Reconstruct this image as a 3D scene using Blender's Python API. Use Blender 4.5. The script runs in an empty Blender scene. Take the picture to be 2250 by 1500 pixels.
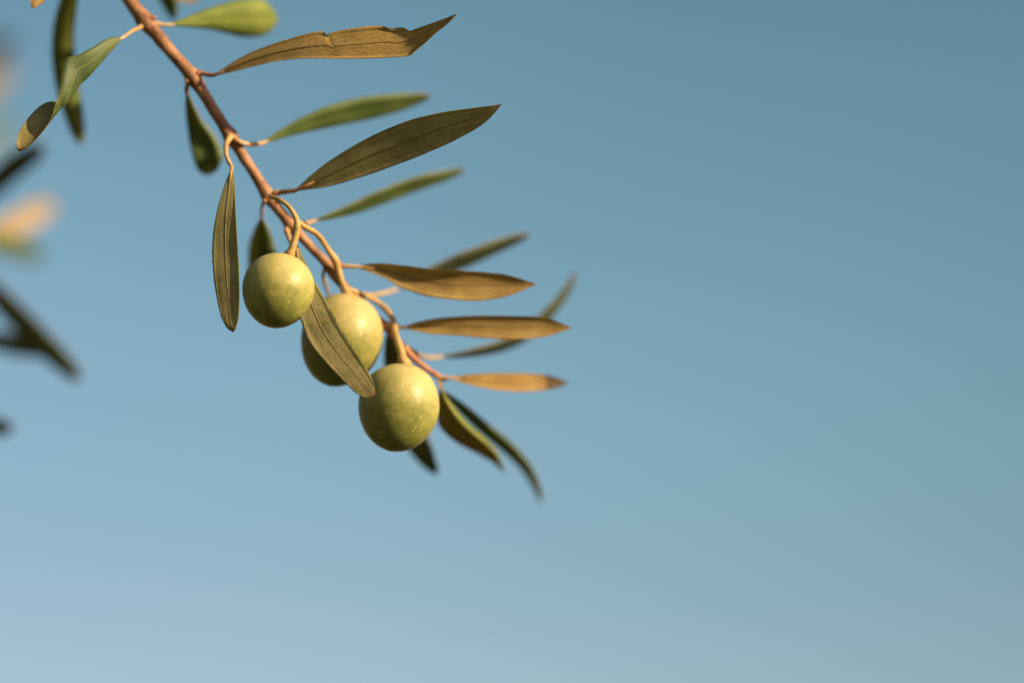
import bpy, bmesh, math, random
from mathutils import Vector, Matrix, noise

# ------------------------------------------------------------------ camera, sky, sun
sc = bpy.context.scene
COL = sc.collection
PITCH = math.radians(24.0)
LENS, SENSOR, FOCUS = 85.0, 36.0, 0.590
CAM = Vector((0, 0, 1.55))
R_ = Vector((1, 0, 0))
F_ = Vector((0, math.cos(PITCH), math.sin(PITCH)))
U_ = Vector((0, -math.sin(PITCH), math.cos(PITCH)))

cd = bpy.data.cameras.new('camera')
cam = bpy.data.objects.new('camera', cd)
COL.objects.link(cam)
cam.location = CAM
cam.rotation_euler = (math.pi / 2 + PITCH, 0, 0)
cd.lens, cd.sensor_width, cd.sensor_fit = LENS, SENSOR, 'HORIZONTAL'
cd.clip_start, cd.clip_end = 0.01, 20000
cd.dof.use_dof = True
cd.dof.focus_distance = FOCUS - 0.004
cd.dof.aperture_fstop = 2.6
cd.dof.aperture_blades = 9
sc.camera = cam

SUN_CAM = Vector((0.82, 0.46, 0.335)).normalized()          # right, up, towards the camera
SUN = (R_ * SUN_CAM.x + U_ * SUN_CAM.y - F_ * SUN_CAM.z).normalized()
EL = math.asin(SUN.z)
AZ = math.atan2(SUN.x, SUN.y)                                # clockwise from +Y

world = bpy.data.worlds.new('World')
sc.world = world
world.use_nodes = True
wn, wl = world.node_tree.nodes, world.node_tree.links
wn.clear()
w_out = wn.new('ShaderNodeOutputWorld')
w_bg = wn.new('ShaderNodeBackground')
sky = wn.new('ShaderNodeTexSky')
sky.sky_type = 'NISHITA'
sky.sun_disc = False
sky.sun_elevation = EL
sky.sun_rotation = AZ
sky.altitude = 50
sky.air_density = 1.5
sky.dust_density = 1.0
sky.ozone_density = 1.0
w_bg.inputs['Strength'].default_value = 0.05
# the camera's response to the sky: one tone curve per colour channel, the same all over the dome
w_sep = wn.new('ShaderNodeSeparateColor')
w_com = wn.new('ShaderNodeCombineColor')
wl.new(sky.outputs[0], w_sep.inputs[0])
for ch, (g, k) in enumerate([(1.40, 1.813), (1.05, 1.233), (1.30, 1.72)]):
    m1 = wn.new('ShaderNodeMath'); m1.operation = 'MULTIPLY'; m1.inputs[1].default_value = 0.1
    m2 = wn.new('ShaderNodeMath'); m2.operation = 'MINIMUM'; m2.inputs[1].default_value = 1.0
    m3 = wn.new('ShaderNodeMath'); m3.operation = 'POWER'; m3.inputs[1].default_value = g
    m4 = wn.new('ShaderNodeMath'); m4.operation = 'MULTIPLY'; m4.inputs[1].default_value = 10.0 * k
    wl.new(w_sep.outputs[ch], m1.inputs[0]); wl.new(m1.outputs[0], m2.inputs[0])
    wl.new(m2.outputs[0], m3.inputs[0]); wl.new(m3.outputs[0], m4.inputs[0])
    wl.new(m4.outputs[0], w_com.inputs[ch])
# thin high haze, a little lighter than the blue, in very broad drifts
w_tc = wn.new('ShaderNodeTexCoord')
w_map = wn.new('ShaderNodeMapping'); w_map.inputs['Scale'].default_value = (1.0, 1.0, 2.6)
w_map.inputs['Location'].default_value = (3.57, 4.29, -2.17)
w_no = wn.new('ShaderNodeTexNoise')
w_no.inputs['Scale'].default_value = 1.4
w_no.inputs['Detail'].default_value = 1.2
w_no.inputs['Roughness'].default_value = 0.45
w_rmp = wn.new('ShaderNodeMapRange')
w_rmp.inputs[1].default_value = 0.35; w_rmp.inputs[2].default_value = 0.75
w_cl = wn.new('ShaderNodeMix'); w_cl.data_type = 'RGBA'; w_cl.blend_type = 'MULTIPLY'
w_cl.inputs[7].default_value = (1.46, 1.40, 1.34, 1)
w_cl.clamp_result = False
wl.new(w_tc.outputs['Generated'], w_map.inputs[0])
wl.new(w_map.outputs[0], w_no.inputs['Vector'])
wl.new(w_no.outputs[0], w_rmp.inputs[0])
wl.new(w_rmp.outputs[0], w_cl.inputs[0])
wl.new(w_com.outputs[0], w_cl.inputs[6])
wl.new(w_cl.outputs[2], w_bg.inputs[0])
wl.new(w_bg.outputs[0], w_out.inputs[0])

sd = bpy.data.lights.new('sun', 'SUN')
sun = bpy.data.objects.new('sun', sd)
COL.objects.link(sun)
sd.energy = 5.0
sd.angle = math.radians(0.53)
sd.color = (1.0, 0.76, 0.44)
sun.location = (3, -3, 4)
sun.rotation_euler = (-SUN).to_track_quat('-Z', 'Y').to_euler()

sc.render.engine = 'CYCLES'
sc.cycles.use_denoising = True
sc.cycles.max_bounces = 10
sc.cycles.diffuse_bounces = 5
sc.cycles.transmission_bounces = 8
sc.view_settings.view_transform = 'Standard'
sc.view_settings.look = 'None'
sc.view_settings.exposure = 1.0
sc.view_settings.gamma = 1.0
sc.view_settings.use_curve_mapping = False


# ------------------------------------------------------------------ small helpers
MMPX = SENSOR / LENS / 2250.0


def at(px, py, d):
    """point of the branch: sideways and height read off the photograph, d = mm behind the sharp plane"""
    z = FOCUS + d * 0.001
    return CAM + F_ * z + R_ * ((px - 1125) * MMPX * z) + U_ * ((750 - py) * MMPX * z)


def mm(px):
    return px * MMPX * FOCUS


def cr(pts, n):
    """Catmull-Rom through pts (tuples of any length), n samples, even in arc length of the first two numbers"""
    m = len(pts)
    dim = len(pts[0])
    if m == 1:
        return [pts[0]] * n
    dense = []
    k = 24
    for i in range(m - 1):
        p0, p1, p2, p3 = pts[max(i - 1, 0)], pts[i], pts[i + 1], pts[min(i + 2, m - 1)]
        for j in range(k + (i == m - 2)):
            t = j / k
            dense.append(tuple(0.5 * (2 * p1[a] + (p2[a] - p0[a]) * t + (2 * p0[a] - 5 * p1[a] + 4 * p2[a] - p3[a]) * t * t
                                      + (3 * p1[a] - p0[a] - 3 * p2[a] + p3[a]) * t ** 3) for a in range(dim)))
    s = [0.0]
    for a, b in zip(dense, dense[1:]):
        s.append(s[-1] + math.sqrt(sum((a[q] - b[q]) ** 2 for q in range(min(2, dim)))) + 1e-9)
    out = []
    j = 0
    for i in range(n):
        t = s[-1] * i / (n - 1)
        while j < len(s) - 2 and s[j + 1] < t:
            j += 1
        f = (t - s[j]) / (s[j + 1] - s[j])
        out.append(tuple(a + (b - a) * f for a, b in zip(dense[j], dense[j + 1])))
    return out


def lerp_list(v, t):
    if not isinstance(v, (list, tuple)):
        return v
    if len(v) == 1:
        return v[0]
    x = t * (len(v) - 1)
    i = min(int(x), len(v) - 2)
    f = x - i
    p1, p2 = v[i], v[i + 1]
    p0 = v[i - 1] if i > 0 else 2 * p1 - p2
    p3 = v[i + 2] if i + 2 < len(v) else 2 * p2 - p1
    return 0.5 * (2 * p1 + (p2 - p0) * f + (2 * p0 - 5 * p1 + 4 * p2 - p3) * f * f + (3 * p1 - p0 - 3 * p2 + p3) * f ** 3)


def link(name, me, mats, parent=None, origin=None):
    o = bpy.data.objects.new(name, me)
    COL.objects.link(o)
    for m in mats:
        me.materials.append(m)
    if origin is not None:
        me.transform(Matrix.Translation(-origin))
        o.location = origin
    if parent is not None:
        o.parent = parent
        w = Vector((0, 0, 0))
        q = parent
        while q:
            w += q.location
            q = q.parent
        o.location = (origin if origin is not None else Vector((0, 0, 0))) - w
    return o


def tube_mesh(name, pts, radii, seg=12, jitter=0.0, fs=400.0, cap=True):
    """pts: world Vectors; radii in metres"""
    vs, fcs = [], []
    n = len(pts)
    up = Vector((0.3, 0.2, 1)).normalized()
    prev = None
    for i, p in enumerate(pts):
        t = (pts[min(i + 1, n - 1)] - pts[max(i - 1, 0)]).normalized()
        if prev is None:
            x = t.cross(up).normalized()
        else:
            x = (prev - t * prev.dot(t)).normalized()
        prev = x
        y = t.cross(x)
        for k in range(seg):
            a = 2 * math.pi * k / seg
            dv = x * math.cos(a) + y * math.sin(a)
            r = radii[i]
            if jitter:
                r *= 1 + jitter * noise.noise((p + dv * r) * fs)
            vs.append(p + dv * r)
    for i in range(n - 1):
        for k in range(seg):
            a, b = i * seg + k, i * seg + (k + 1) % seg
            fcs.append((a, b, b + seg, a + seg))
    if cap:
        vs.append(pts[0]); vs.append(pts[-1])
        for k in range(seg):
            fcs.append((len(vs) - 2, (k + 1) % seg, k))
            fcs.append((len(vs) - 1, (n - 1) * seg + k, (n - 1) * seg + (k + 1) % seg))
    me = bpy.data.meshes.new(name)
    me.from_pydata([tuple(v) for v in vs], [], fcs)
    for p in me.polygons:
        p.use_smooth = True
    me.update()
    return me


# ------------------------------------------------------------------ materials
def new_mat(name):
    m = bpy.data.materials.new(name)
    m.use_nodes = True
    n = m.node_tree.nodes
    n.clear()
    return m, n, m.node_tree.links


def ramp(n, stops):
    r = n.new('ShaderNodeValToRGB')
    e = r.color_ramp.elements
    while len(e) < len(stops):
        e.new(0.5)
    for q, (p, c) in zip(e, stops):
        q.position = p
        q.color = (c[0], c[1], c[2], 1)
    return r


def leaf_mat(name, dark, mid, light, trans, tw, rough, bump, spec=0.35, vein=0.25, tip=(0.16, 0.05, 0.03), tip0=0.955, fibre=0.22, rib=0.0):
    m, n, l = new_mat(name)
    out = n.new('ShaderNodeOutputMaterial')
    uv = n.new('ShaderNodeUVMap'); uv.uv_map = 'UVMap'
    sep = n.new('ShaderNodeSeparateXYZ'); l.new(uv.outputs[0], sep.inputs[0])
    tc = n.new('ShaderNodeTexCoord')
    oi = n.new('ShaderNodeObjectInfo')
    # broad mottling + fine scurf, in metres
    n1 = n.new('ShaderNodeTexNoise'); n1.inputs['Scale'].default_value = 170; n1.inputs['Detail'].default_value = 4
    n2 = n.new('ShaderNodeTexNoise'); n2.inputs['Scale'].default_value = 1500; n2.inputs['Detail'].default_value = 3
    n2.inputs['Roughness'].default_value = 0.65
    l.new(tc.outputs['Object'], n1.inputs['Vector']); l.new(tc.outputs['Object'], n2.inputs['Vector'])
    # lengthwise fibres: stretched noise in the leaf's own coordinates
    mp = n.new('ShaderNodeMapping'); mp.inputs['Scale'].default_value = (3.0, 26.0, 1)
    l.new(uv.outputs[0], mp.inputs[0])
    n3 = n.new('ShaderNodeTexNoise'); n3.inputs['Scale'].default_value = 1.0; n3.inputs['Detail'].default_value = 3
    l.new(mp.outputs[0], n3.inputs['Vector'])
    a = n.new('ShaderNodeMath'); a.operation = 'MULTIPLY_ADD'; a.inputs[1].default_value = 0.72 - fibre
    l.new(n1.outputs[0], a.inputs[0])
    b = n.new('ShaderNodeMath'); b.operation = 'MULTIPLY_ADD'; b.inputs[1].default_value = 0.28
    l.new(n2.outputs[0], b.inputs[0])
    c = n.new('ShaderNodeMath'); c.operation = 'MULTIPLY'; c.inputs[1].default_value = fibre
    l.new(n3.outputs[0], c.inputs[0])
    l.new(c.outputs[0], b.inputs[2]); l.new(b.outputs[0], a.inputs[2])
    rp = ramp(n, [(0.37, dark), (0.5, mid), (0.63, light)])
    l.new(a.outputs[0], rp.inputs[0])
    # side veins leaving the midrib at a shallow angle
    ab = n.new('ShaderNodeMath'); ab.operation = 'SUBTRACT'; ab.inputs[1].default_value = 0.5
    l.new(sep.outputs[1], ab.inputs[0])
    aa = n.new('ShaderNodeMath'); aa.operation = 'ABSOLUTE'; l.new(ab.outputs[0], aa.inputs[0])
    ph = n.new('ShaderNodeMath'); ph.operation = 'MULTIPLY_ADD'; ph.inputs[1].default_value = -0.30
    l.new(aa.outputs[0], ph.inputs[0]); l.new(sep.outputs[0], ph.inputs[2])
    nw = n.new('ShaderNodeMath'); nw.operation = 'MULTIPLY_ADD'; nw.inputs[1].default_value = 0.05
    l.new(n1.outputs[0], nw.inputs[0]); l.new(ph.outputs[0], nw.inputs[2])
    fr = n.new('ShaderNodeMath'); fr.operation = 'MULTIPLY'; fr.inputs[1].default_value = 105.0
    l.new(nw.outputs[0], fr.inputs[0])
    si = n.new('ShaderNodeMath'); si.operation = 'SINE'; l.new(fr.outputs[0], si.inputs[0])
    vr = n.new('ShaderNodeMapRange'); vr.inputs[1].default_value = 0.75; vr.inputs[2].default_value = 1.0
    vr.inputs[3].default_value = 0.0; vr.inputs[4].default_value = vein
    l.new(si.outputs[0], vr.inputs[0])
    mv = n.new('ShaderNodeMix'); mv.data_type = 'RGBA'; mv.blend_type = 'MIX'
    l.new(vr.outputs[0], mv.inputs[0]); l.new(rp.outputs[0], mv.inputs[6])
    mv.inputs[7].default_value = (*light, 1)
    # the midrib shows as a thin paler line
    ml = n.new('ShaderNodeMapRange'); ml.inputs[1].default_value = 0.012; ml.inputs[2].default_value = 0.045
    ml.inputs[3].default_value = rib; ml.inputs[4].default_value = 0.0
    l.new(aa.outputs[0], ml.inputs[0])
    mr = n.new('ShaderNodeMix'); mr.data_type = 'RGBA'
    l.new(ml.outputs[0], mr.inputs[0]); l.new(mv.outputs[2], mr.inputs[6])
    mr.inputs[7].default_value = (light[0] * 1.7, light[1] * 1.5, light[2] * 1.6, 1)
    # leaf-to-leaf variation
    hs = n.new('ShaderNodeHueSaturation')
    rv = n.new('ShaderNodeMapRange'); rv.inputs[3].default_value = 0.86; rv.inputs[4].default_value = 1.14
    l.new(oi.outputs['Random'], rv.inputs[0]); l.new(rv.outputs[0], hs.inputs['Value'])
    l.new(mr.outputs[2], hs.inputs['Color'])
    # dried reddish point of the leaf
    tp = n.new('ShaderNodeMapRange'); tp.inputs[1].default_value = tip0; tp.inputs[2].default_value = min(1.0, tip0 + 0.05)
    tp.inputs[3].default_value = 0.0; tp.inputs[4].default_value = 0.85
    l.new(sep.outputs[0], tp.inputs[0])
    mt = n.new('ShaderNodeMix'); mt.data_type = 'RGBA'
    l.new(tp.outputs[0], mt.inputs[0]); l.new(hs.outputs[0], mt.inputs[6])
    mt.inputs[7].default_value = (*tip, 1)
    # scattered brown specks
    vo = n.new('ShaderNodeTexNoise'); vo.inputs['Scale'].default_value = 420; vo.inputs['Detail'].default_value = 2
    l.new(tc.outputs['Object'], vo.inputs['Vector'])
    vm = n.new('ShaderNodeMapRange'); vm.inputs[1].default_value = 0.70; vm.inputs[2].default_value = 0.76
    vm.inputs[4].default_value = 0.45
    l.new(vo.outputs[0], vm.inputs[0])
    ms = n.new('ShaderNodeMix'); ms.data_type = 'RGBA'
    l.new(vm.outputs[0], ms.inputs[0]); l.new(mt.outputs[2], ms.inputs[6])
    ms.inputs[7].default_value = (0.10, 0.055, 0.02, 1)
    p = n.new('ShaderNodeBsdfPrincipled')
    l.new(ms.outputs[2], p.inputs['Base Color'])
    p.inputs['Roughness'].default_value = rough
    p.inputs['Specular IOR Level'].default_value = spec
    bsum = n.new('ShaderNodeMath'); bsum.operation = 'MULTIPLY_ADD'; bsum.inputs[1].default_value = 0.35
    l.new(vr.outputs[0], bsum.inputs[0]); l.new(a.outputs[0], bsum.inputs[2])
    bp = n.new('ShaderNodeBump'); bp.inputs['Strength'].default_value = bump
    bp.inputs['Distance'].default_value = 0.0004
    l.new(bsum.outputs[0], bp.inputs['Height'])
    l.new(bp.outputs[0], p.inputs['Normal'])
    tr = n.new('ShaderNodeBsdfTranslucent')
    mx = n.new('ShaderNodeMix'); mx.data_type = 'RGBA'; mx.blend_type = 'MULTIPLY'; mx.inputs[0].default_value = 0.4
    mx.inputs[6].default_value = (*trans, 1); l.new(ms.outputs[2], mx.inputs[7])
    tr.inputs[0].default_value = (*trans, 1)
    mix = n.new('ShaderNodeMixShader'); mix.inputs[0].default_value = tw
    l.new(p.outputs[0], mix.inputs[1]); l.new(tr.outputs[0], mix.inputs[2])
    l.new(mix.outputs[0], out.inputs[0])
    return m


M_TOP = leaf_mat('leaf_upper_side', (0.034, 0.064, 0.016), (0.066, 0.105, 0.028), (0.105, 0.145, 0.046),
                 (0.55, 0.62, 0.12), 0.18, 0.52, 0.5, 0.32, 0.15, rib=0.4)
M_UND = leaf_mat('leaf_under_side', (0.165, 0.105, 0.034), (0.305, 0.208, 0.072), (0.42, 0.295, 0.115),
                 (0.62, 0.55, 0.14), 0.20, 0.62, 0.7, 0.22, 0.22, fibre=0.40)
M_UNDG = leaf_mat('grey_leaf_under_side', (0.145, 0.126, 0.050), (0.258, 0.230, 0.100), (0.365, 0.325, 0.155),
                  (0.60, 0.58, 0.18), 0.18, 0.62, 0.7, 0.22, 0.18, fibre=0.34)
M_UNDT = leaf_mat('dry_tipped_leaf_under_side', (0.19, 0.115, 0.034), (0.33, 0.210, 0.066), (0.44, 0.295, 0.105),
                  (0.62, 0.50, 0.12), 0.20, 0.62, 0.7, 0.22, 0.22, tip=(0.035, 0.018, 0.008), tip0=0.77, fibre=0.40)
M_RIM = leaf_mat('leaf_margin', (0.28, 0.19, 0.06), (0.38, 0.26, 0.085), (0.46, 0.33, 0.12),
                 (0.7, 0.6, 0.2), 0.25, 0.5, 0.2, 0.3, 0.0)
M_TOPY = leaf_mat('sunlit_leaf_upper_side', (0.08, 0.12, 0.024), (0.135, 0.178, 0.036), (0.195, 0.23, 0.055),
                  (0.6, 0.65, 0.12), 0.20, 0.60, 0.4, 0.2, 0.12, rib=0.4)  # lighter copy of the upper-side green, with sunlight put into the colour


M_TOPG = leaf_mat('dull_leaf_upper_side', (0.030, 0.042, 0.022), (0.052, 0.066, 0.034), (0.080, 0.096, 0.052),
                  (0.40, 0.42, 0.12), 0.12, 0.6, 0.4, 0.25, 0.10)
M_PEACH = leaf_mat('pale_leaf_under_side', (0.23, 0.175, 0.105), (0.32, 0.245, 0.150), (0.40, 0.31, 0.20),
                   (0.62, 0.48, 0.2), 0.18, 0.62, 0.4, 0.2, 0.1)  # underside paled to peach, strong sun on it put into the colour
M_CROWN = leaf_mat('crown_leaves', (0.030, 0.050, 0.014), (0.052, 0.080, 0.024), (0.080, 0.110, 0.038),
                   (0.25, 0.30, 0.06), 0.12, 0.6, 0.2, 0.25, 0.0)  # dark and barely translucent, so the unseen foliage sends back little light


def stem_mat(name, c0, c1, c2, rough=0.55, bump=0.4, scale=700):
    m, n, l = new_mat(name)
    out = n.new('ShaderNodeOutputMaterial')
    tc = n.new('ShaderNodeTexCoord')
    a = n.new('ShaderNodeTexNoise'); a.inputs['Scale'].default_value = scale * 0.35; a.inputs['Detail'].default_value = 4
    b = n.new('ShaderNodeTexNoise'); b.inputs['Scale'].default_value = scale * 2.6; b.inputs['Detail'].default_value = 2
    l.new(tc.outputs['Object'], a.inputs['Vector']); l.new(tc.outputs['Object'], b.inputs['Vector'])
    s = n.new('ShaderNodeMath'); s.operation = 'MULTIPLY_ADD'; s.inputs[1].default_value = 0.4
    h = n.new('ShaderNodeMath'); h.operation = 'MULTIPLY'; h.inputs[1].default_value = 0.6
    l.new(a.outputs[0], h.inputs[0]); l.new(b.outputs[0], s.inputs[0]); l.new(h.outputs[0], s.inputs[2])
    rp = ramp(n, [(0.38, c0), (0.5, c1), (0.63, c2)])
    l.new(s.outputs[0], rp.inputs[0])
    p = n.new('ShaderNodeBsdfPrincipled')
    p.inputs['Roughness'].default_value = rough
    p.inputs['Specular IOR Level'].default_value = 0.3
    l.new(rp.outputs[0], p.inputs['Base Color'])
    bp = n.new('ShaderNodeBump'); bp.inputs['Strength'].default_value = bump; bp.inputs['Distance'].default_value = 0.0008
    l.new(s.outputs[0], bp.inputs['Height']); l.new(bp.outputs[0], p.inputs['Normal'])
    l.new(p.outputs[0], out.inputs[0])
    return m


M_TWIG = stem_mat('twig_bark', (0.10, 0.043, 0.021), (0.245, 0.117, 0.056), (0.345, 0.185, 0.095))
M_TWIG_END = stem_mat('young_red_twig', (0.20, 0.075, 0.04), (0.30, 0.12, 0.06), (0.40, 0.19, 0.09))
M_PET = stem_mat('petiole', (0.27, 0.165, 0.065), (0.37, 0.24, 0.10), (0.45, 0.31, 0.145), 0.5, 0.15)
M_STALK = stem_mat('olive_stalk', (0.27, 0.17, 0.055), (0.37, 0.245, 0.085), (0.46, 0.32, 0.125), 0.5, 0.2)
M_RIB = stem_mat('midrib', (0.09, 0.07, 0.025), (0.13, 0.10, 0.036), (0.18, 0.14, 0.055), 0.55, 0.15)
M_BARK = stem_mat('grey_bark', (0.10, 0.085, 0.065), (0.19, 0.165, 0.13), (0.28, 0.25, 0.21), 0.85, 1.0, 60)


def olive_mat():
    m, n, l = new_mat('olive_skin')
    out = n.new('ShaderNodeOutputMaterial')
    tc = n.new('ShaderNodeTexCoord')
    big = n.new('ShaderNodeTexNoise'); big.inputs['Scale'].default_value = 95; big.inputs['Detail'].default_value = 3
    fine = n.new('ShaderNodeTexNoise'); fine.inputs['Scale'].default_value = 520; fine.inputs['Detail'].default_value = 3
    l.new(tc.outputs['Object'], big.inputs['Vector']); l.new(tc.outputs['Object'], fine.inputs['Vector'])
    # greener towards the blossom end, range widened to paint deeper shade into the skin (object z is the fruit's axis, stalk up)
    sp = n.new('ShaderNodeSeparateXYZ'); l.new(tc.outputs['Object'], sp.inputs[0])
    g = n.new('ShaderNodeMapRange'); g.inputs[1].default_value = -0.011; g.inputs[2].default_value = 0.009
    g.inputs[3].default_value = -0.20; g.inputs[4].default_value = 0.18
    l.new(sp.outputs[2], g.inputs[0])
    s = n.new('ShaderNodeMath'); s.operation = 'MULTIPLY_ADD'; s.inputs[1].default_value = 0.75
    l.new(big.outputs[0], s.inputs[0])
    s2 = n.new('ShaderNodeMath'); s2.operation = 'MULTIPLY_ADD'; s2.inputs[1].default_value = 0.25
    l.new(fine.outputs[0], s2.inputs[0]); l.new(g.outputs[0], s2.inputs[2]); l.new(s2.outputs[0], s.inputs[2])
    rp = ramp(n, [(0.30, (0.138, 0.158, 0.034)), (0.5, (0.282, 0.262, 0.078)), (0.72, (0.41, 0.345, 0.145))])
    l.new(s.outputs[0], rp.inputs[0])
    # pale lenticels
    vo = n.new('ShaderNodeTexVoronoi'); vo.inputs['Scale'].default_value = 900; vo.inputs['Randomness'].default_value = 1.0
    l.new(tc.outputs['Object'], vo.inputs['Vector'])
    vr = n.new('ShaderNodeMapRange'); vr.inputs[1].default_value = 0.14; vr.inputs[2].default_value = 0.38
    vr.inputs[3].default_value = 0.52; vr.inputs[4].default_value = 0.0
    l.new(vo.outputs['Distance'], vr.inputs[0])
    cut = n.new('ShaderNodeMath'); cut.operation = 'MULTIPLY'
    gate = n.new('ShaderNodeMapRange'); gate.inputs[1].default_value = 0.40; gate.inputs[2].default_value = 0.62
    l.new(fine.outputs[0], gate.inputs[0])
    l.new(vr.outputs[0], cut.inputs[0]); l.new(gate.outputs[0], cut.inputs[1])
    mx = n.new('ShaderNodeMix'); mx.data_type = 'RGBA'
    l.new(cut.outputs[0], mx.inputs[0]); l.new(rp.outputs[0], mx.inputs[6]); mx.inputs[7].default_value = (0.50, 0.44, 0.21, 1)
    sn = n.new('ShaderNodeTexNoise'); sn.inputs['Scale'].default_value = 300; sn.inputs['Detail'].default_value = 5; sn.inputs['Roughness'].default_value = 0.7
    l.new(tc.outputs['Object'], sn.inputs['Vector'])
    sm = n.new('ShaderNodeMapRange'); sm.inputs[1].default_value = 0.68; sm.inputs[2].default_value = 0.74; sm.inputs[4].default_value = 0.55
    l.new(sn.outputs[0], sm.inputs[0])
    sx = n.new('ShaderNodeMix'); sx.data_type = 'RGBA'
    l.new(sm.outputs[0], sx.inputs[0]); l.new(mx.outputs[2], sx.inputs[6]); sx.inputs[7].default_value = (0.20, 0.13, 0.045, 1)
    p = n.new('ShaderNodeBsdfPrincipled')
    ohs = n.new('ShaderNodeHueSaturation'); oin = n.new('ShaderNodeObjectInfo')
    orv = n.new('ShaderNodeMapRange'); orv.inputs[3].default_value = 0.488; orv.inputs[4].default_value = 0.512
    l.new(oin.outputs['Random'], orv.inputs[0]); l.new(orv.outputs[0], ohs.inputs['Hue'])
    l.new(sx.outputs[2], ohs.inputs['Color'])
    l.new(ohs.outputs[0], p.inputs['Base Color'])
    p.inputs['Subsurface Weight'].default_value = 0.06
    p.inputs['Subsurface Radius'].default_value = (1.0, 0.8, 0.25)
    p.inputs['Subsurface Scale'].default_value = 0.0022
    rr = n.new('ShaderNodeMapRange'); rr.inputs[3].default_value = 0.34; rr.inputs[4].default_value = 0.54
    l.new(fine.outputs[0], rr.inputs[0]); l.new(rr.outputs[0], p.inputs['Roughness'])
    p.inputs['Specular IOR Level'].default_value = 0.36
    bp = n.new('ShaderNodeBump'); bp.inputs['Strength'].default_value = 0.05; bp.inputs['Distance'].default_value = 0.0003
    l.new(fine.outputs[0], bp.inputs['Height']); l.new(bp.outputs[0], p.inputs['Normal'])
    l.new(p.outputs[0], out.inputs[0])
    return m


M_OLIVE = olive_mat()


def ground_mat():
    m, n, l = new_mat('dry_grass_field')
    out = n.new('ShaderNodeOutputMaterial')
    tc = n.new('ShaderNodeTexCoord')
    a = n.new('ShaderNodeTexNoise'); a.inputs['Scale'].default_value = 0.8; a.inputs['Detail'].default_value = 8
    l.new(tc.outputs['Object'], a.inputs['Vector'])
    rp = ramp(n, [(0.32, (0.03, 0.027, 0.012)), (0.5, (0.055, 0.047, 0.02)), (0.7, (0.10, 0.08, 0.035))])
    l.new(a.outputs[0], rp.inputs[0])
    p = n.new('ShaderNodeBsdfPrincipled'); p.inputs['Roughness'].default_value = 0.95
    l.new(rp.outputs[0], p.inputs['Base Color'])
    bp = n.new('ShaderNodeBump'); bp.inputs['Strength'].default_value = 0.8; bp.inputs['Distance'].default_value = 0.05
    l.new(a.outputs[0], bp.inputs['Height']); l.new(bp.outputs[0], p.inputs['Normal'])
    l.new(p.outputs[0], out.inputs[0])
    return m


# ------------------------------------------------------------------ ground
gm = bpy.data.meshes.new('ground')
gv, gf = [(0, 0, 0)], []
rings = [2, 6, 15, 40, 120, 400, 1500, 6000]
for r in rings:
    for k in range(48):
        a = 2 * math.pi * k / 48
        z = noise.noise(Vector((r * math.cos(a), r * math.sin(a), 0)) * 0.11) * min(0.06 * r / 6, 0.3)
        gv.append((r * math.cos(a), r * math.sin(a), z))
for k in range(48):
    gf.append((0, 1 + k, 1 + (k + 1) % 48))
for i in range(len(rings) - 1):
    for k in range(48):
        a, b = 1 + i * 48 + k, 1 + i * 48 + (k + 1) % 48
        gf.append((a, a + 48, b + 48, b))
gm.from_pydata(gv, [], gf)
for p in gm.polygons:
    p.use_smooth = True
ground = link('ground', gm, [ground_mat()])
ground['kind'] = 'structure'


# ------------------------------------------------------------------ leaves
def prof(t, base=0.75, tip=0.62):
    """lanceolate half width, 0..1"""
    tm = base / (base + tip)
    return (max(t, 0) ** base * max(1 - t, 0) ** tip) / (tm ** base * (1 - tm) ** tip)


def edges_from_centre(C, W, roll, n, base, tip):
    """C: (x, y, d) stations, W half width in px, roll in degrees (0 = faces the camera, + = edge B nearer)"""
    c = cr(C, n)
    A, B = [], []
    for i, p in enumerate(c):
        t = i / (n - 1)
        q0, q1 = c[max(i - 1, 0)], c[min(i + 1, n - 1)]
        tx, ty = q1[0] - q0[0], q1[1] - q0[1]
        q = math.hypot(tx, ty) or 1
        nx, ny = -ty / q, tx / q                       # image-plane normal, A = left of travel seen with y down
        h = W * prof(t, base, tip)
        r = math.radians(lerp_list(roll, t))
        ix, dd = h * math.cos(r), mm(h) * 1000 * math.sin(r)
        A.append((p[0] - nx * -ix, p[1] - ny * -ix, p[2] + dd))
        B.append((p[0] - nx * ix, p[1] - ny * ix, p[2] - dd))
    return A, B


LEAF_N = [0]


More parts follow.
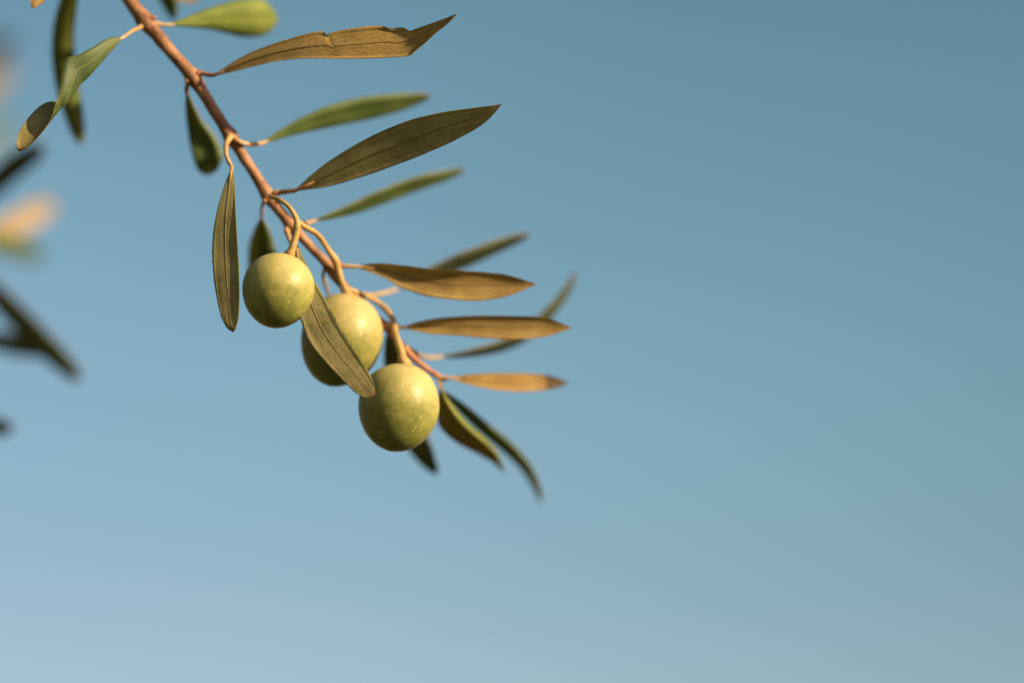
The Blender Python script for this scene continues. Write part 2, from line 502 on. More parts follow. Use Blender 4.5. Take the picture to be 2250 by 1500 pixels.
def leaf(parent, top, A=None, B=None, dA=None, dB=None, C=None, W=None, roll=0.0, base=0.75, tip=0.62,
         fold=(0.10, 0.10), curl=(0.25, 0.25), camber=0.0, petiole=None, pr=(6.0, 4.8), wr=0.03, thick=0.42, n=52, m=13,
         mats=None, label=None, nib=None, seed=None, ref=0.4, rib=True, pmat=None):
    """One olive leaf: upper sheet, under sheet and margin. top='cam' or 'away' says which way the green upper side looks.
    A, B: edge polylines; or C: centre line with half width W."""
    LEAF_N[0] += 1
    seed = LEAF_N[0] * 7.3 if seed is None else seed
    if C is not None:
        A, B = edges_from_centre(C, W, roll, n, base, tip)
    else:
        a2, b2 = cr(A, n), cr(B, n)
        A = [(p[0], p[1], lerp_list(dA, i / (n - 1))) for i, p in enumerate(a2)]
        B = [(p[0], p[1], lerp_list(dB, i / (n - 1))) for i, p in enumerate(b2)]
    PA, PB = [at(*p) for p in A], [at(*p) for p in B]
    # normals along the leaf
    N, T, Wd = [], [], []
    for i in range(n):
        i0, i1 = max(i - 1, 0), min(i + 1, n - 1)
        t = ((PA[i1] + PB[i1]) - (PA[i0] + PB[i0])).normalized()
        ac = PB[i] - PA[i]
        if ac.length < 2e-5:
            ac = N[-1].cross(T[-1]) * -1e-5 if N else R_ * 1e-5
        nn = ac.cross(t)
        nn = nn.normalized() if nn.length > 1e-12 else (N[-1].copy() if N else -F_)
        N.append(nn); T.append(t); Wd.append(ac.length * 0.5)
    N[0] = N[1].copy(); N[-1] = N[-2].copy()
    for _ in range(2):
        N = [(N[max(i - 1, 0)] + N[i] * 2 + N[min(i + 1, n - 1)]).normalized() for i in range(n)]
    k = int(ref * (n - 1))
    facing = N[k].dot(-F_)
    sgn = 1 if (facing > 0) == (top == 'cam') else -1
    N = [q * sgn for q in N]                              # now the normal of the green upper side
    up_v, dn_v, mids = [], [], []
    ht = thick * 0.0005
    for i in range(n):
        t = i / (n - 1)
        for j in range(m):
            s = -1 + 2 * j / (m - 1)
            s = math.copysign(abs(s) ** 0.85, s)
            side = 0 if s < 0 else 1
            a = abs(s)
            p = PA[i].lerp(PB[i], (s + 1) / 2)
            e = max(0.0, (a - 0.80) / 0.20)
            off = fold[side] * a - curl[side] * e * e + lerp_list(camber, t) * (1 - a * a)
            wob = noise.noise(Vector((t * 4.0, s * 1.1, seed))) * wr * 2.0 + noise.noise(Vector((t * 13.0, s * 2.3, seed + 9))) * wr * 0.3
            p = p + N[i] * (Wd[i] * (off + wob * min(1, a + 0.35)))
            if a > 0.9:
                wv = noise.noise(Vector((t * 26.0, s * 3.0, seed + 31))) * wr * 1.2 + noise.noise(Vector((t * 70.0, s * 3.0, seed + 3))) * wr * 0.5
                p = p + (PB[i] - PA[i]) * (0.5 * wv * (1 if s > 0 else -1))
            th = ht * (1 - 0.55 * a ** 4) * (0.5 + 0.5 * min(1, Wd[i] / 0.0012))
            up_v.append(p + N[i] * th)
            dn_v.append(p - N[i] * th)
            if j == m // 2:
                mids.append(p - N[i] * th)
    vs = up_v + dn_v
    o2 = n * m
    fcs, mi, uvs = [], [], []

    def uvq(*q):
        return [(((x % o2) // m) / (n - 1), ((x % o2) % m) / (m - 1)) for x in q]
    for i in range(n - 1):
        for j in range(m - 1):
            a = i * m + j
            for off, idx in ((0, 0), (o2, 1)):
                q = (a + off, a + 1 + off, a + m + 1 + off, a + m + off)
                if (sgn > 0) == (off == 0):
                    q = q[::-1]
                fcs.append(q); mi.append(idx); uvs.append(uvq(*q))
    loop = [i * m for i in range(n)] + [(n - 1) * m + j for j in range(1, m)] + [i * m + m - 1 for i in range(n - 2, -1, -1)] + [j for j in range(m - 2, 0, -1)]
    for x, y in zip(loop, loop[1:] + loop[:1]):
        q = (x, y, y + o2, x + o2)
        fcs.append(q); mi.append(2); uvs.append(uvq(*q))
    me = bpy.data.meshes.new('leaf')
    me.from_pydata([tuple(v) for v in vs], [], fcs)
    ul = me.uv_layers.new(name='UVMap')
    li = 0
    for pi, p in enumerate(me.polygons):
        p.material_index = mi[pi]
        p.use_smooth = True
        for q in range(len(p.vertices)):
            ul.data[li].uv = uvs[pi][q]
            li += 1
    bm = bmesh.new(); bm.from_mesh(me)
    bmesh.ops.recalc_face_normals(bm, faces=bm.faces)
    bm.to_mesh(me); bm.free()
    ob = link('leaf', me, mats or [M_TOP, M_UND, M_RIM], parent, mids[0].copy())
    if label:
        ob['label'] = label
    # raised midrib along the under side
    if rib:
        rr = [min(0.00019 * (1 - 0.8 * i / (n - 1)) + 0.00004, Wd[i] * 0.5 + 0.00003) for i in range(n)]
        rp = [q + N[i] * rr[i] * 0.35 for i, q in enumerate(mids)]
        link('midrib', tube_mesh('midrib', rp[:n - 2], rr[:n - 2], 7), [M_RIB], ob, mids[0].copy())
    if petiole:
        pp = [tuple(q) for q in petiole]
        d0 = lerp_list(dA, 0) if dA is not None else C[0][2]
        pts = [at(*q) for q in cr(pp, 14)] + [mids[0], mids[2] if n > 3 else mids[0], mids[5]]
        rad = [mm(pr[0] + (pr[1] - pr[0]) * min(1, i / 9.0)) * (1.25 if i == 0 else 1) for i in range(14)] + [mm(pr[1] * 0.85), mm(pr[1] * 0.55), mm(pr[1] * 0.25)]
        link('petiole', tube_mesh('petiole', pts, rad, 10, 0.08, 500), [pmat or M_PET], ob, pts[0].copy())
    return ob


def thing(name, label, cat, loc, group=None):
    o = bpy.data.objects.new(name, None)
    COL.objects.link(o)
    o.location = loc
    o.empty_display_size = 0.02
    o['label'] = label
    o['category'] = cat
    if group:
        o['group'] = group
    return o


def twig(parent, pts, radii, nodes=(), mats=None, n=110, name='twig', jit=0.15):
    """pts: (x, y, d) ; radii px per station; nodes: fractions with a swelling"""
    c = cr([(*p, r) for p, r in zip(pts, radii)], n)
    P = [at(*q[:3]) for q in c]
    rad = []
    for i, q in enumerate(c):
        t = i / (n - 1)
        k = 1.0
        for f in nodes:
            k += 0.38 * math.exp(-((t - f) / 0.012) ** 2)
        rad.append(mm(q[3]) * k)
    me = tube_mesh(name, P, rad, 18, jit, 380)
    return link(name, me, mats or [M_TWIG], parent, P[0].copy())


# ------------------------------------------------------------------ the olive branch in focus
TW = [(-150, -560, 46), (20, -350, 32), (140, -195, 24), (232, -75, 19), (275, -14, 17), (318, 46, 15), (370, 108, 13), (424, 170, 12), (462, 230, 12),
      (506, 299, 12), (549, 366, 12), (591, 432, 12), (634, 488, 12), (680, 540, 13), (722, 584, 14), (757, 630, 15), (800, 674, 16),
      (846, 716, 17), (882, 760, 18), (922, 798, 19), (966, 829, 20)]
TR = [22, 19, 17, 16, 15.5, 15.5, 14.5, 14, 13, 12.5, 12.3, 12, 11, 10.5, 10.5, 10, 9.5, 9, 8, 7, 5.2]
branch = thing('olive_branch', 'sharp olive branch with slender leaves and three green olives against blue sky', 'branch', at(*TW[0]))


def frac(x, y):
    c = cr(TW[:17], 400)
    return min(range(400), key=lambda i: (c[i][0] - x) ** 2 + (c[i][1] - y) ** 2) / 399


tw = twig(branch, TW[:17], TR[:17], [frac(318, 46), frac(424, 170), frac(506, 299), frac(591, 432), frac(637, 495), frac(735, 595)], n=180)
twig(branch, [TW[15], *TW[16:]], [10.6, 10.0, 9.5, 8.5, 7.4, 5.6], [0.42, 0.97], mats=[M_TWIG_END], n=60, name='young_shoot')
b_ = twig(branch, [(958, 824, 20), (972, 832, 20.5), (982, 836, 21)], [6.5, 6, 1.5], mats=[M_TWIG_END], n=12, name='end_bud')

for k, (bx, by, ex, ey) in enumerate([(330, 44, 344, 36), (312, 58, 302, 60), (430, 168, 441, 153), (414, 178, 405, 178), (514, 296, 524, 300), (600, 428, 610, 417), (584, 440, 577, 443),
                                      (742, 584, 752, 576), (630, 500, 627, 516), (858, 712, 868, 708)]):
    q = frac(bx, by)
    d = cr(TW[:17], 400)[int(q * 399)][2] - 1.0 + (1.2 if bx > 800 else 0)
    twig(branch, [(bx, by, d), ((bx + ex) / 2, (by + ey) / 2, d - 0.4), (ex, ey, d - 0.7)], [5.0, 5.2, 1.2], mats=[M_TWIG_END], n=10, name='bud')
# torn leaf at the top
leaf(branch, 'away',
     A=[(470, 164), (520, 133), (560, 113), (610, 95), (660, 80), (700, 71), (713, 72), (719, 80), (726, 74), (760, 67), (810, 60), (840, 59), (855, 64), (866, 64), (888, 62), (902, 69), (915, 64), (940, 55), (975, 42), (1005, 30)],
     B=[(472, 167), (515, 158), (560, 147), (610, 136), (660, 131), (700, 130), (730, 131), (760, 131), (790, 131), (830, 130), (865, 128), (890, 126), (905, 122), (914, 114), (924, 105), (940, 91), (960, 72), (985, 52), (1005, 30)],
     dA=[9, 7, 4.8, 2.6, 1.0, -0.4, -1.6, -4.5, -8], dB=[9, 6.2, 3.2, 0.6, -1.0, -2.2, -3.2, -5, -8], fold=(0.02, 0.06), curl=(0.15, 0.22),
     petiole=[(425, 163, 12), (440, 161, 11), (458, 165, 10)], pr=(7.0, 5.5), pmat=M_TWIG, n=110, wr=0.018, label='brown leaf with a torn ragged edge and a bent tip')
# big brown leaf below it
leaf(branch, 'away',
     A=[(648, 417), (700, 371), (760, 330), (830, 292), (900, 264), (970, 247), (1040, 237), (1103, 229)],
     B=[(650, 420), (720, 410), (790, 390), (870, 362), (950, 330), (1020, 297), (1070, 266), (1103, 229)],
     dA=[9, 4, -0.5, -4.5, -8], dB=[9, 5.2, 1.6, -2.5, -8], fold=(0.04, 0.05), curl=(0.10, 0.20),
     petiole=[(592, 430, 12), (610, 424, 11), (630, 421, 10)], pr=(7.5, 6.0), pmat=M_TWIG, wr=0.010, mats=[M_TOP, M_UNDG, M_RIM], label='large dark brown leaf with a pointed reddish tip')
# green leaf between them, further back
leaf(branch, 'cam',
     A=[(575, 313), (620, 283), (680, 250), (740, 228), (800, 215), (860, 208), (915, 205), (946, 209)],
     B=[(578, 317), (640, 300), (700, 287), (760, 275), (820, 262), (880, 245), (925, 227), (946, 211)],
     dA=[15, 21, 26, 31, 37], dB=[15, 24, 31, 36, 39], fold=(0.15, 0.1), camber=0.12, curl=(0.2, 0.3),
     petiole=[(506, 296, 11), (526, 312, 10), (552, 318, 12)], pr=(7, 5.5))
# thin leaf seen edge on
leaf(branch, 'cam', C=[(690, 486, 18), (770, 461, 26), (850, 429, 32), (920, 403, 37), (980, 386, 42), (1022, 372, 46)], W=28, roll=[54, 58, 60],
     petiole=[(640, 492, 12), (658, 490, 11), (676, 490, 14)], pr=(7, 5), fold=(0.15, 0.15), tip=0.5)
# blurred leaf rising behind the next one
leaf(branch, 'cam', C=[(872, 636, 34), (920, 615, 37), (980, 590, 40), (1050, 560, 43), (1110, 536, 46), (1166, 514, 48)], W=34, roll=[62, 64, 64],
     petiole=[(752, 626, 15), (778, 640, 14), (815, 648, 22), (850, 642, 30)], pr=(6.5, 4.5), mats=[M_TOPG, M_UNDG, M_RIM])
# golden leaf right of the olives
leaf(branch, 'away',
     A=[(786, 583), (830, 578), (880, 582), (940, 589), (1000, 594), (1060, 597), (1120, 605), (1178, 624)],
     B=[(788, 589), (840, 608), (880, 630), (930, 648), (990, 657), (1050, 660), (1115, 650), (1178, 625)],
     dA=[13, 11, 10, 11, 12], dB=[13, 12, 11, 12, 12], fold=(0.0, 0.0), camber=0.30, curl=(0.1, 0.15),
     petiole=[(735, 590, 14), (755, 585, 13), (772, 585, 13)], pr=(6, 5))
leaf(branch, 'away',
     A=[(884, 718), (930, 704), (980, 697), (1060, 693), (1130, 694), (1200, 698), (1256, 720)],
     B=[(886, 721), (945, 733), (1005, 737), (1060, 742), (1130, 745), (1195, 740), (1256, 721)],
     dA=[16, 15, 14.5, 15, 16], dB=[16, 15.5, 15, 15.5, 16], fold=(0, 0), camber=0.26, curl=(0.1, 0.12),
     petiole=[(850, 714, 17), (862, 716, 16), (876, 719, 16)], pr=(6, 5))
# thin far leaf curving up past it
leaf(branch, 'cam', C=[(968, 785, 34), (1030, 777, 38), (1090, 765, 42), (1140, 746, 45), (1182, 714, 48), (1216, 678, 50), (1245, 640, 52), (1266, 598, 54)], W=30,
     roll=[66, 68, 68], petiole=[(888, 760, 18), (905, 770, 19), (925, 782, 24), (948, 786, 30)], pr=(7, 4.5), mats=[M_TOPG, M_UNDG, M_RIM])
# small golden leaf with a brown tip
leaf(branch, 'away',
     A=[(986, 828), (1040, 822), (1110, 820), (1180, 822), (1220, 829), (1250, 841)],
     B=[(987, 831), (1030, 845), (1080, 856), (1140, 861), (1205, 856), (1250, 842)],
     dA=[20, 22, 25, 28, 31], dB=[20, 21.5, 24, 27, 31], fold=(0, 0), camber=0.12, curl=(0.15, 0.15), wr=0.05, mats=[M_TOP, M_UNDT, M_RIM], petiole=[(960, 826, 20), (972, 829, 20), (980, 830, 20)], pr=(5.5, 4.5),
     label='small golden leaf with a dry dark brown tip')
# two leaves hanging at the end of the branch
leaf(branch, 'away',
     A=[(966, 850), (962, 890), (966, 932), (1002, 968), (1043, 991), (1081, 1013), (1108, 1038)],
     B=[(968, 850), (985, 875), (1012, 905), (1040, 935), (1070, 962), (1095, 992), (1110, 1038)],
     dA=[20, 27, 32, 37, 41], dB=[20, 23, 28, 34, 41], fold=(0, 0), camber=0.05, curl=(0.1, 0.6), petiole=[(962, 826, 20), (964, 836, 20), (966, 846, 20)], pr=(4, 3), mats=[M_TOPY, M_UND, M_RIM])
leaf(branch, 'cam', C=[(970, 856, 24), (1010, 893, 31), (1055, 934, 37), (1095, 967, 42), (1130, 999, 47), (1160, 1034, 51), (1180, 1074, 54), (1190, 1106, 57)], W=21,
     roll=[35, 50, 55], petiole=[(962, 826, 20), (968, 838, 22), (970, 850, 24)], pr=(4, 3))
# dark leaf hanging behind the two lower olives
leaf(branch, 'cam', C=[(852, 728, 22), (862, 790, 29), (882, 870, 36), (906, 950, 42), (934, 1005, 46), (962, 1042, 49)], W=44, roll=[40, 48, 50],
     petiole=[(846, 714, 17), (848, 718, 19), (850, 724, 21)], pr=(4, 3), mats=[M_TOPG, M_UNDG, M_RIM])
# leaf hanging on the left, in focus
leaf(branch, 'away',
     A=[(509, 368), (490, 420), (475, 480), (468, 540), (470, 600), (477, 650), (487, 695), (500, 721), (512, 729)],
     B=[(512, 368), (517, 420), (520, 480), (524, 540), (527, 600), (528, 655), (525, 700), (519, 720), (513, 729)],
     dA=[3, -0.5, -2.5, -4.5, -6.5], dB=[2.7, -1.9, -4.3, -6.3, -7.2], fold=(0.0, 0.0), camber=0.04, curl=(0.10, 0.16), thick=0.8, mats=[M_TOP, M_UNDG, M_TOPY],
     petiole=[(506, 301, 10), (497, 318, 7), (497, 340, 5), (504, 358, 3.5)], pr=(6.5, 5), wr=0.02)
# dark leaf behind the upper olive
leaf(branch, 'cam', C=[(575, 478, 19), (572, 510, 27), (568, 550, 34), (572, 610, 42), (584, 680, 48)], W=38, roll=[20, 30, 35], base=0.95,
     petiole=[(586, 436, 12), (578, 448, 15), (575, 464, 17)], pr=(5.5, 4), fold=(-0.2, -0.2), curl=(0.4, 0.4))
# leaf laid over the middle olive
leaf(branch, 'away',
     A=[(648, 548), (645, 600), (648, 660), (662, 706), (681, 753), (712, 793), (749, 832), (782, 863), (803, 874), (822, 868)],
     B=[(656, 541), (671, 576), (684, 599), (693, 622), (713, 655), (743, 711), (773, 760), (803, 806), (817, 832), (823, 852), (824, 864)],
     dA=[8, 2, -5, -9, -10.5], dB=[8, 2.7, -4.2, -8.5, -10.3], fold=(0.0, 0.0), camber=0.04, curl=(0.10, 0.12), thick=0.8, mats=[M_TOP, M_UNDG, M_TOPY],
     petiole=[(637, 494, 12), (632, 508, 11), (636, 526, 9), (646, 542, 8.5)], pr=(6.5, 5), wr=0.02, label='olive leaf lying over the middle olive')
# blunt green leaf at the top and green leaf left of the twig
leaf(branch, 'cam',
     A=[(374, 53), (410, 38), (450, 22), (500, 6), (545, -3), (578, 0), (595, 18), (601, 36)],
     B=[(376, 57), (425, 62), (478, 70), (525, 82), (560, 86), (584, 78), (598, 60), (602, 42)],
     dA=[16, 22, 28, 34, 40], dB=[16, 24, 32, 38, 44], fold=(0.18, 0.12), curl=(0.2, 0.5), camber=0.45, wr=0.015,
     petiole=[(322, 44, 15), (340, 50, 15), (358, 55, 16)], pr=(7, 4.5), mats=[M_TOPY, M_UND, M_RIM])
leaf(branch, 'cam',
     A=[(408, 205), (407, 240), (412, 290), (420, 335), (432, 370), (452, 384)],
     B=[(413, 205), (428, 236), (446, 270), (472, 300), (488, 336), (482, 368), (460, 384)],
     dA=[16, 26, 30, 31, 31, 37], dB=[16, 25, 28, 29, 29, 37], fold=(0.22, 0.22), curl=(0.3, 0.3), camber=0.0, wr=0.02,
     petiole=[(420, 176, 12), (412, 186, 14), (410, 198, 15)], pr=(6.5, 5.5))
# twisted leaf at the left
leaf(branch, 'cam',
     A=[(266, 82), (238, 84), (202, 106), (170, 122), (147, 129), (138, 160), (131, 203), (123, 236), (118, 252), (105, 276), (84, 302), (60, 324), (42, 332)],
     B=[(268, 87), (250, 108), (225, 137), (203, 162), (183, 182), (166, 204), (151, 222), (136, 233), (120, 228), (104, 231), (84, 243), (61, 264), (44, 288), (36, 310), (38, 326)],
     dA=[6, 0, -3, -5, -6, -4, -2.5], dB=[6, 2, 0, -1, 0, -3, -5], fold=(0.0, 0.0), camber=[0.1, 0.12, 0.15, 0.3, 0.6, 0.4, 0.15, 0.08], curl=(0.1, 0.15), wr=0.03, ref=0.3, n=80, mats=[M_TOP, M_UNDG, M_RIM],
     petiole=[(318, 54, 15), (305, 62, 12), (288, 70, 9), (274, 80, 7)], pr=(5.5, 4), label='green leaf twisted so that its pale underside shows at the end')
# leaves that enter from above
leaf(branch, 'away', C=[(175, -75, 30), (152, 5, 38), (140, 85, 44), (146, 170, 48), (163, 250, 50), (179, 318, 52)], W=26, roll=[0, 5, 0], base=0.55, tip=0.45,
     petiole=[(196, -122, 21), (188, -104, 24), (180, -88, 28)], fold=(0, 0), camber=-0.5, mats=[M_TOP, M_TOPY, M_RIM])
leaf(branch, 'away', C=[(176, -132, 18), (140, -90, 10), (105, -38, 4), (70, 18, 0)], W=24, roll=[10, 10], petiole=[(188, -134, 21), (182, -134, 20), (178, -133, 19)], pr=(4, 3.5))
leaf(branch, 'cam', C=[(330, -160, 34), (347, -90, 40), (364, -20, 46), (384, 46, 50)], W=26, roll=[20, 20], base=0.6, petiole=[(160, -170, 23), (220, -215, 26), (300, -215, 30), (325, -185, 33)], pr=(6, 4))
leaf(branch, 'away', C=[(330, -45, 26), (365, -28, 32), (400, -12, 38), (436, 1, 44)], W=16, roll=[20, 20], petiole=[(282, -6, 17), (300, -30, 20), (316, -44, 24)], pr=(5, 4))
# small leaf whose stalk dives behind the middle olive
leaf(branch, 'cam', C=[(722, 648, 24), (730, 700, 32), (742, 750, 38), (756, 795, 42)], W=22, roll=[10, 10], petiole=[(714, 592, 14), (710, 606, 17), (716, 628, 21)], pr=(4.5, 4))


# ------------------------------------------------------------------ olives
def olive(cx, cy, d, rx, ry, tilt, lean, stalk, srad, label, seed, egg=0.06):
    """rx, ry: half width and half length in px; tilt: axis in the picture from upright (deg, + = stalk end to the right);
    lean: stalk end away from the camera (deg)"""
    c = at(cx, cy, d)
    a, b = math.radians(tilt), math.radians(lean)
    ax = (U_ * math.cos(a) + R_ * math.sin(a)) * math.cos(b) + F_ * math.sin(b)
    sx = ax.cross(F_).normalized() if abs(ax.dot(F_)) < 0.98 else R_.copy()
    sy = ax.cross(sx)
    rot = Matrix((sx, sy, ax)).transposed().to_4x4()
    nu, nv = 72, 48
    vs, fcs = [], []
    RX, RY = mm(rx), mm(ry)
    for i in range(nv + 1):
        th = math.pi * i / nv
        for k in range(nu):
            ph = 2 * math.pi * k / nu
            z = math.cos(th)
            r = math.sin(th) * (1 + egg * z)
            q = Vector((r * math.cos(ph) * RX, r * math.sin(ph) * RX, z * RY))
            # stalk dimple and tiny blossom point
            q.z -= RY * 0.055 * math.exp(-(th / 0.20) ** 2)
            q.z -= RY * 0.012 * math.exp(-((math.pi - th) / 0.07) ** 2)
            k2 = 1 + 0.030 * noise.noise(q * 95 + Vector((seed, 0, 0))) + 0.004 * noise.noise(q * 420 + Vector((seed, 5, 0)))
            vs.append(q * k2)
    for i in range(nv):
        for k in range(nu):
            p0, p1 = i * nu + k, i * nu + (k + 1) % nu
            fcs.append((p0, p0 + nu, p1 + nu, p1))
    me = bpy.data.meshes.new('olive')
    me.from_pydata([tuple(v) for v in vs], [], fcs)
    bm = bmesh.new(); bm.from_mesh(me)
    bmesh.ops.remove_doubles(bm, verts=bm.verts, dist=1e-7)
    bmesh.ops.recalc_face_normals(bm, faces=bm.faces)
    bm.to_mesh(me); bm.free()
    for p in me.polygons:
        p.use_smooth = True
    o = bpy.data.objects.new('olive', me)
    COL.objects.link(o)
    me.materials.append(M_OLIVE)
    me.transform(rot)
    me.transform(Matrix.Identity(4))
    o.parent = branch
    o.location = c - branch.location
    o['label'] = label
    end = c + ax * RY * 0.93
    c2 = cr([(*q, r) for q, r in zip(stalk, srad)], 40)
    P = [at(*q[:3]) for q in c2] + [end]
    rr = [mm(q[3]) for q in c2] + [mm(srad[-1]) * 1.0]
    for i in range(len(rr)):                               # swollen joints and the little cap that seats on the fruit
        rr[i] *= 1 + 0.16 * math.exp(-((i - 24) / 1.6) ** 2) + 0.10 * math.exp(-((i - 13) / 1.5) ** 2)
    rr[-3] *= 1.12; rr[-2] *= 1.32; rr[-1] *= 1.42
    s = link('stalk', tube_mesh('stalk', P, rr, 12, 0.10, 450), [M_STALK], o, P[0].copy())
    return o


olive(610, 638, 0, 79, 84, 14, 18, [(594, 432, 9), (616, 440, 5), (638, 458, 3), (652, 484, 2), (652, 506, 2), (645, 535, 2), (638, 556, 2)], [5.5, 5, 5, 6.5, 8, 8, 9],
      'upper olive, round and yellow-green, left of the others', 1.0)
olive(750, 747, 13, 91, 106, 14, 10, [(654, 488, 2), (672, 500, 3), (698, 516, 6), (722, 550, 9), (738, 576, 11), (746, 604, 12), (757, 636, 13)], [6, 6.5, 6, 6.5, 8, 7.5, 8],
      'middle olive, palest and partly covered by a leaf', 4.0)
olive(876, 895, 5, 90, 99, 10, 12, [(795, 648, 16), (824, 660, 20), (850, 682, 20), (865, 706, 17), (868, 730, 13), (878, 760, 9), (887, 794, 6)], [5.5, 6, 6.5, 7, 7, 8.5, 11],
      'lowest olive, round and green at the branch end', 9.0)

# ------------------------------------------------------------------ blurred branches at the left edge
b2_pts = [(-420, -520, 190), (-260, -160, 165), (-150, 150, 150), (-100, 450, 140), (-85, 700, 135), (-95, 960, 130), (-110, 1150, 128)]
b2 = thing('olive_branch', 'blurred dark olive branch whose leaves reach in at the left edge', 'branch', at(*b2_pts[0]))
b2_pts = [(x, y, d) for x, y, d in b2_pts]
b2.location = at(*b2_pts[0])
twig(b2, b2_pts, [22, 19, 16, 14, 12, 9, 4], [], n=60)


def bl(parent, C, W, roll, pet, top='cam', **k):
    C = [(x, y, d) for x, y, d in C]
    pet = [(x, y, d) for x, y, d in pet]
    leaf(parent, top, C=C, W=W, roll=roll, petiole=pet, n=36, m=11, **k)


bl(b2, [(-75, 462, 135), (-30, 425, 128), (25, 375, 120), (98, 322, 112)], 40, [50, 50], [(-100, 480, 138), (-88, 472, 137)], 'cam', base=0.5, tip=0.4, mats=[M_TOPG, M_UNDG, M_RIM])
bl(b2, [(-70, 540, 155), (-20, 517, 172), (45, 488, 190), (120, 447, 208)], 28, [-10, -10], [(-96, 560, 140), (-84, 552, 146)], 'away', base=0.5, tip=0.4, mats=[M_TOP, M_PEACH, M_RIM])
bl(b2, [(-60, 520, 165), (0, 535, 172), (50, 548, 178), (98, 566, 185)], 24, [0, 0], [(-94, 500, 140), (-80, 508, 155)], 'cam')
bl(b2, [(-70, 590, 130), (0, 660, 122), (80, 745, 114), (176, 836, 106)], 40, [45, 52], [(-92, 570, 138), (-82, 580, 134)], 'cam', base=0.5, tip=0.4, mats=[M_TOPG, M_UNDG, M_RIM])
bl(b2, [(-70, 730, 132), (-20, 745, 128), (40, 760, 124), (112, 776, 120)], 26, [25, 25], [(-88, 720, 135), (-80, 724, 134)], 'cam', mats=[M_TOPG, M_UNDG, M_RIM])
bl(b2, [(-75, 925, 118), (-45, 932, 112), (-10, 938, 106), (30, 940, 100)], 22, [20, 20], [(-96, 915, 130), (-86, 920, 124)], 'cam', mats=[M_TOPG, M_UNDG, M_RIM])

b3_pts = [(-700, -500, 420), (-420, -150, 380), (-200, 100, 350), (-90, 300, 330), (-70, 420, 320)]
b3 = thing('olive_branch', 'faint far olive branch smeared out of focus in the upper left corner', 'branch', at(*b3_pts[0]))
b3_pts = [(x, y, d) for x, y, d in b3_pts]
b3.location = at(*b3_pts[0])
twig(b3, b3_pts, [16, 14, 12, 9, 4], [], n=40)
bl(b3, [(-180, 130, 345), (-110, 130, 340), (-40, 120, 335), (30, 85, 330)], 34, [10, 10], [(-205, 98, 350), (-192, 112, 348)], 'away')
bl(b3, [(-150, 200, 342), (-90, 205, 345), (-30, 190, 350), (22, 150, 355)], 30, [20, 20], [(-160, 160, 343), (-155, 180, 342)], 'away')
bl(b3, [(-85, 320, 330), (-50, 318, 335), (-15, 300, 340), (22, 270, 345)], 28, [0, 0], [(-92, 300, 330), (-88, 310, 330)], 'cam')

# ------------------------------------------------------------------ the tree they grow from, left of the view
random.seed(5)
base = Vector((-1.55, 1.15, 0.0))
tree = thing('olive_tree', 'gnarled grey olive tree, unseen beyond the left edge of the view, leaves packed to block sky light', 'tree', base)
lp = at(*TW[0]); l2 = at(*b2_pts[0]); l3 = at(*b3_pts[0])


def limb(name, pts, rads, n=40):
    c = cr([(*p, r) for p, r in zip(pts, rads)], n)
    me = tube_mesh(name, [Vector(q[:3]) for q in c], [q[3] for q in c], 16, 0.30, 14)
    return link(name, me, [M_BARK], tree, Vector(pts[0]))


limb('trunk', [base + Vector((0.05, 0, -0.05)), base + Vector((-0.02, 0.03, 0.35)), base + Vector((0.06, 0, 0.8)), base + Vector((0.16, -0.03, 1.25))], [0.24, 0.17, 0.14, 0.11])
fork = base + Vector((0.16, -0.03, 1.22))
j0 = Vector((-0.62, 0.80, 2.15))
limb('limb', [fork, fork + Vector((0.25, -0.08, 0.35)), Vector((-0.85, 0.92, 1.98)), j0, Vector((-0.42, 0.70, 2.10))], [0.085, 0.055, 0.034, 0.018, 0.010])
limb('limb', [fork, fork + Vector((-0.2, 0.25, 0.5)), fork + Vector((-0.3, 0.5, 1.1))], [0.08, 0.05, 0.02])
limb('limb', [fork, fork + Vector((-0.35, -0.1, 0.45)), fork + Vector((-0.7, -0.2, 0.8))], [0.07, 0.045, 0.02])
limb('twig', [Vector((-0.44, 0.71, 2.105)), (lp + Vector((-0.42, 0.70, 2.08))) / 2 + Vector((0, 0, 0.04)), lp], [0.007, 0.0045, 0.0028])
limb('twig', [Vector((-0.50, 0.74, 2.12)), (l2 + Vector((-0.50, 0.74, 2.12))) / 2 + Vector((0, 0, 0.03)), l2], [0.006, 0.004, 0.0028])
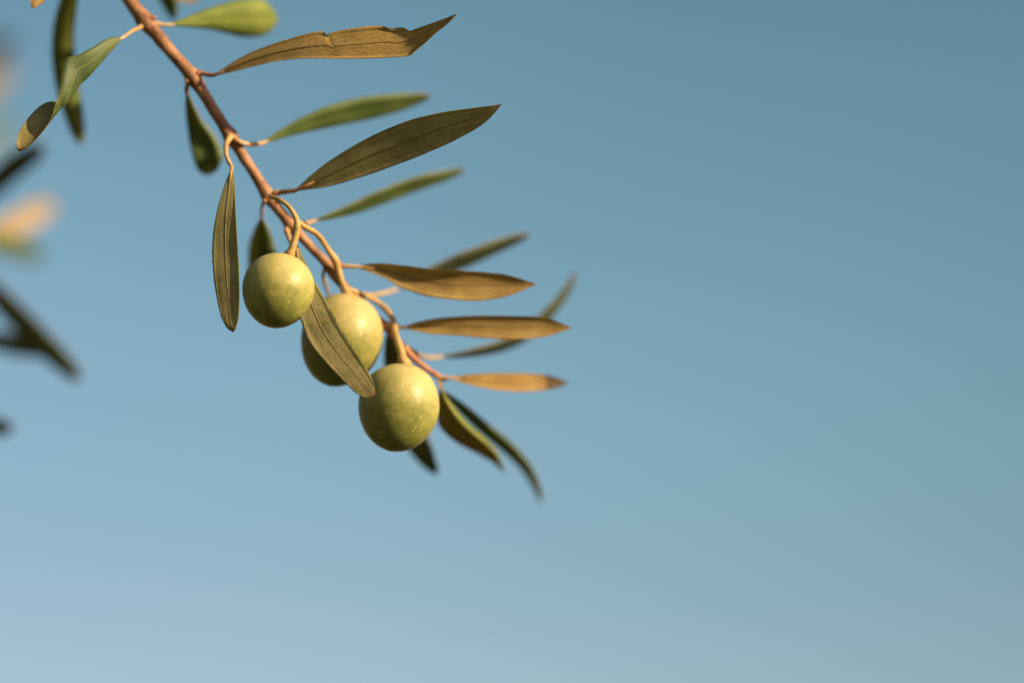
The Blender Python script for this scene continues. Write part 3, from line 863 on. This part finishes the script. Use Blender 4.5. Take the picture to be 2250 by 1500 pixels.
limb('twig', [Vector((-0.60, 0.79, 2.15)), (l3 + Vector((-0.60, 0.79, 2.15))) / 2 + Vector((0, 0.02, 0.03)), l3], [0.006, 0.004, 0.0022])
# crown: unseen, packed dense to block sky light; leaf-sized blades in sprays
cv, cf = [], []


def spray(c, rad, cnt):
    for _ in range(cnt):
        while True:
            v = Vector([random.uniform(-1, 1) for _ in range(3)])
            if v.length < 1:
                break
        p = c + v * rad
        t = (Vector([random.uniform(-1, 1) for _ in range(3)]) + Vector((0, 0, -0.3))).normalized()
        s = t.cross(Vector([random.uniform(-1, 1) for _ in range(3)])).normalized()
        u = t.cross(s)
        L, w = random.uniform(0.04, 0.06), random.uniform(0.005, 0.0075)
        k = len(cv)
        for q in (p, p + t * L * 0.5 + s * w, p + t * L, p + t * L * 0.5 - s * w, p + t * L * 0.5 + u * 0.0015):
            cv.append(tuple(q))
        cf.extend([(k, k + 1, k + 4), (k + 1, k + 2, k + 4), (k + 2, k + 3, k + 4), (k + 3, k, k + 4)])


def open_to_crown(p):
    """keep the crown out of the view, clear of the near branches and off the sun's path to them"""
    v = p - CAM
    z = v.dot(F_)
    if z > 0 and v.dot(R_) / z > -0.30 and abs(v.dot(U_)) / z < 0.26:
        return False
    q = p - at(600, 500, 10)
    if q.length < 0.40:
        return False
    a = q.dot(SUN)
    if a > 0 and (q - SUN * a).length < 0.46:
        return False
    return p.z > 0.45 and (p - CAM).length > 0.7


sprays = 0
while sprays < 620:
    v = Vector([random.uniform(-1, 1) for _ in range(3)])
    if not 0.25 < v.length < 1:
        continue
    p = Vector((-1.45 + v.x * 1.45, 0.85 + v.y * 2.1, 2.15 + v.z * 1.75))
    if open_to_crown(p) and open_to_crown(p + Vector((0.22, 0, 0))) and open_to_crown(p + Vector((0.1, 0, -0.2))):
        spray(p, 0.20, 120)
        sprays += 1
cm = bpy.data.meshes.new('shade_crown')
cm.from_pydata(cv, [], cf)
cu = cm.uv_layers.new(name='UVMap')
shade_crown = link('shade_crown', cm, [M_CROWN], tree, fork.copy())
shade_crown['kind'] = 'stuff'
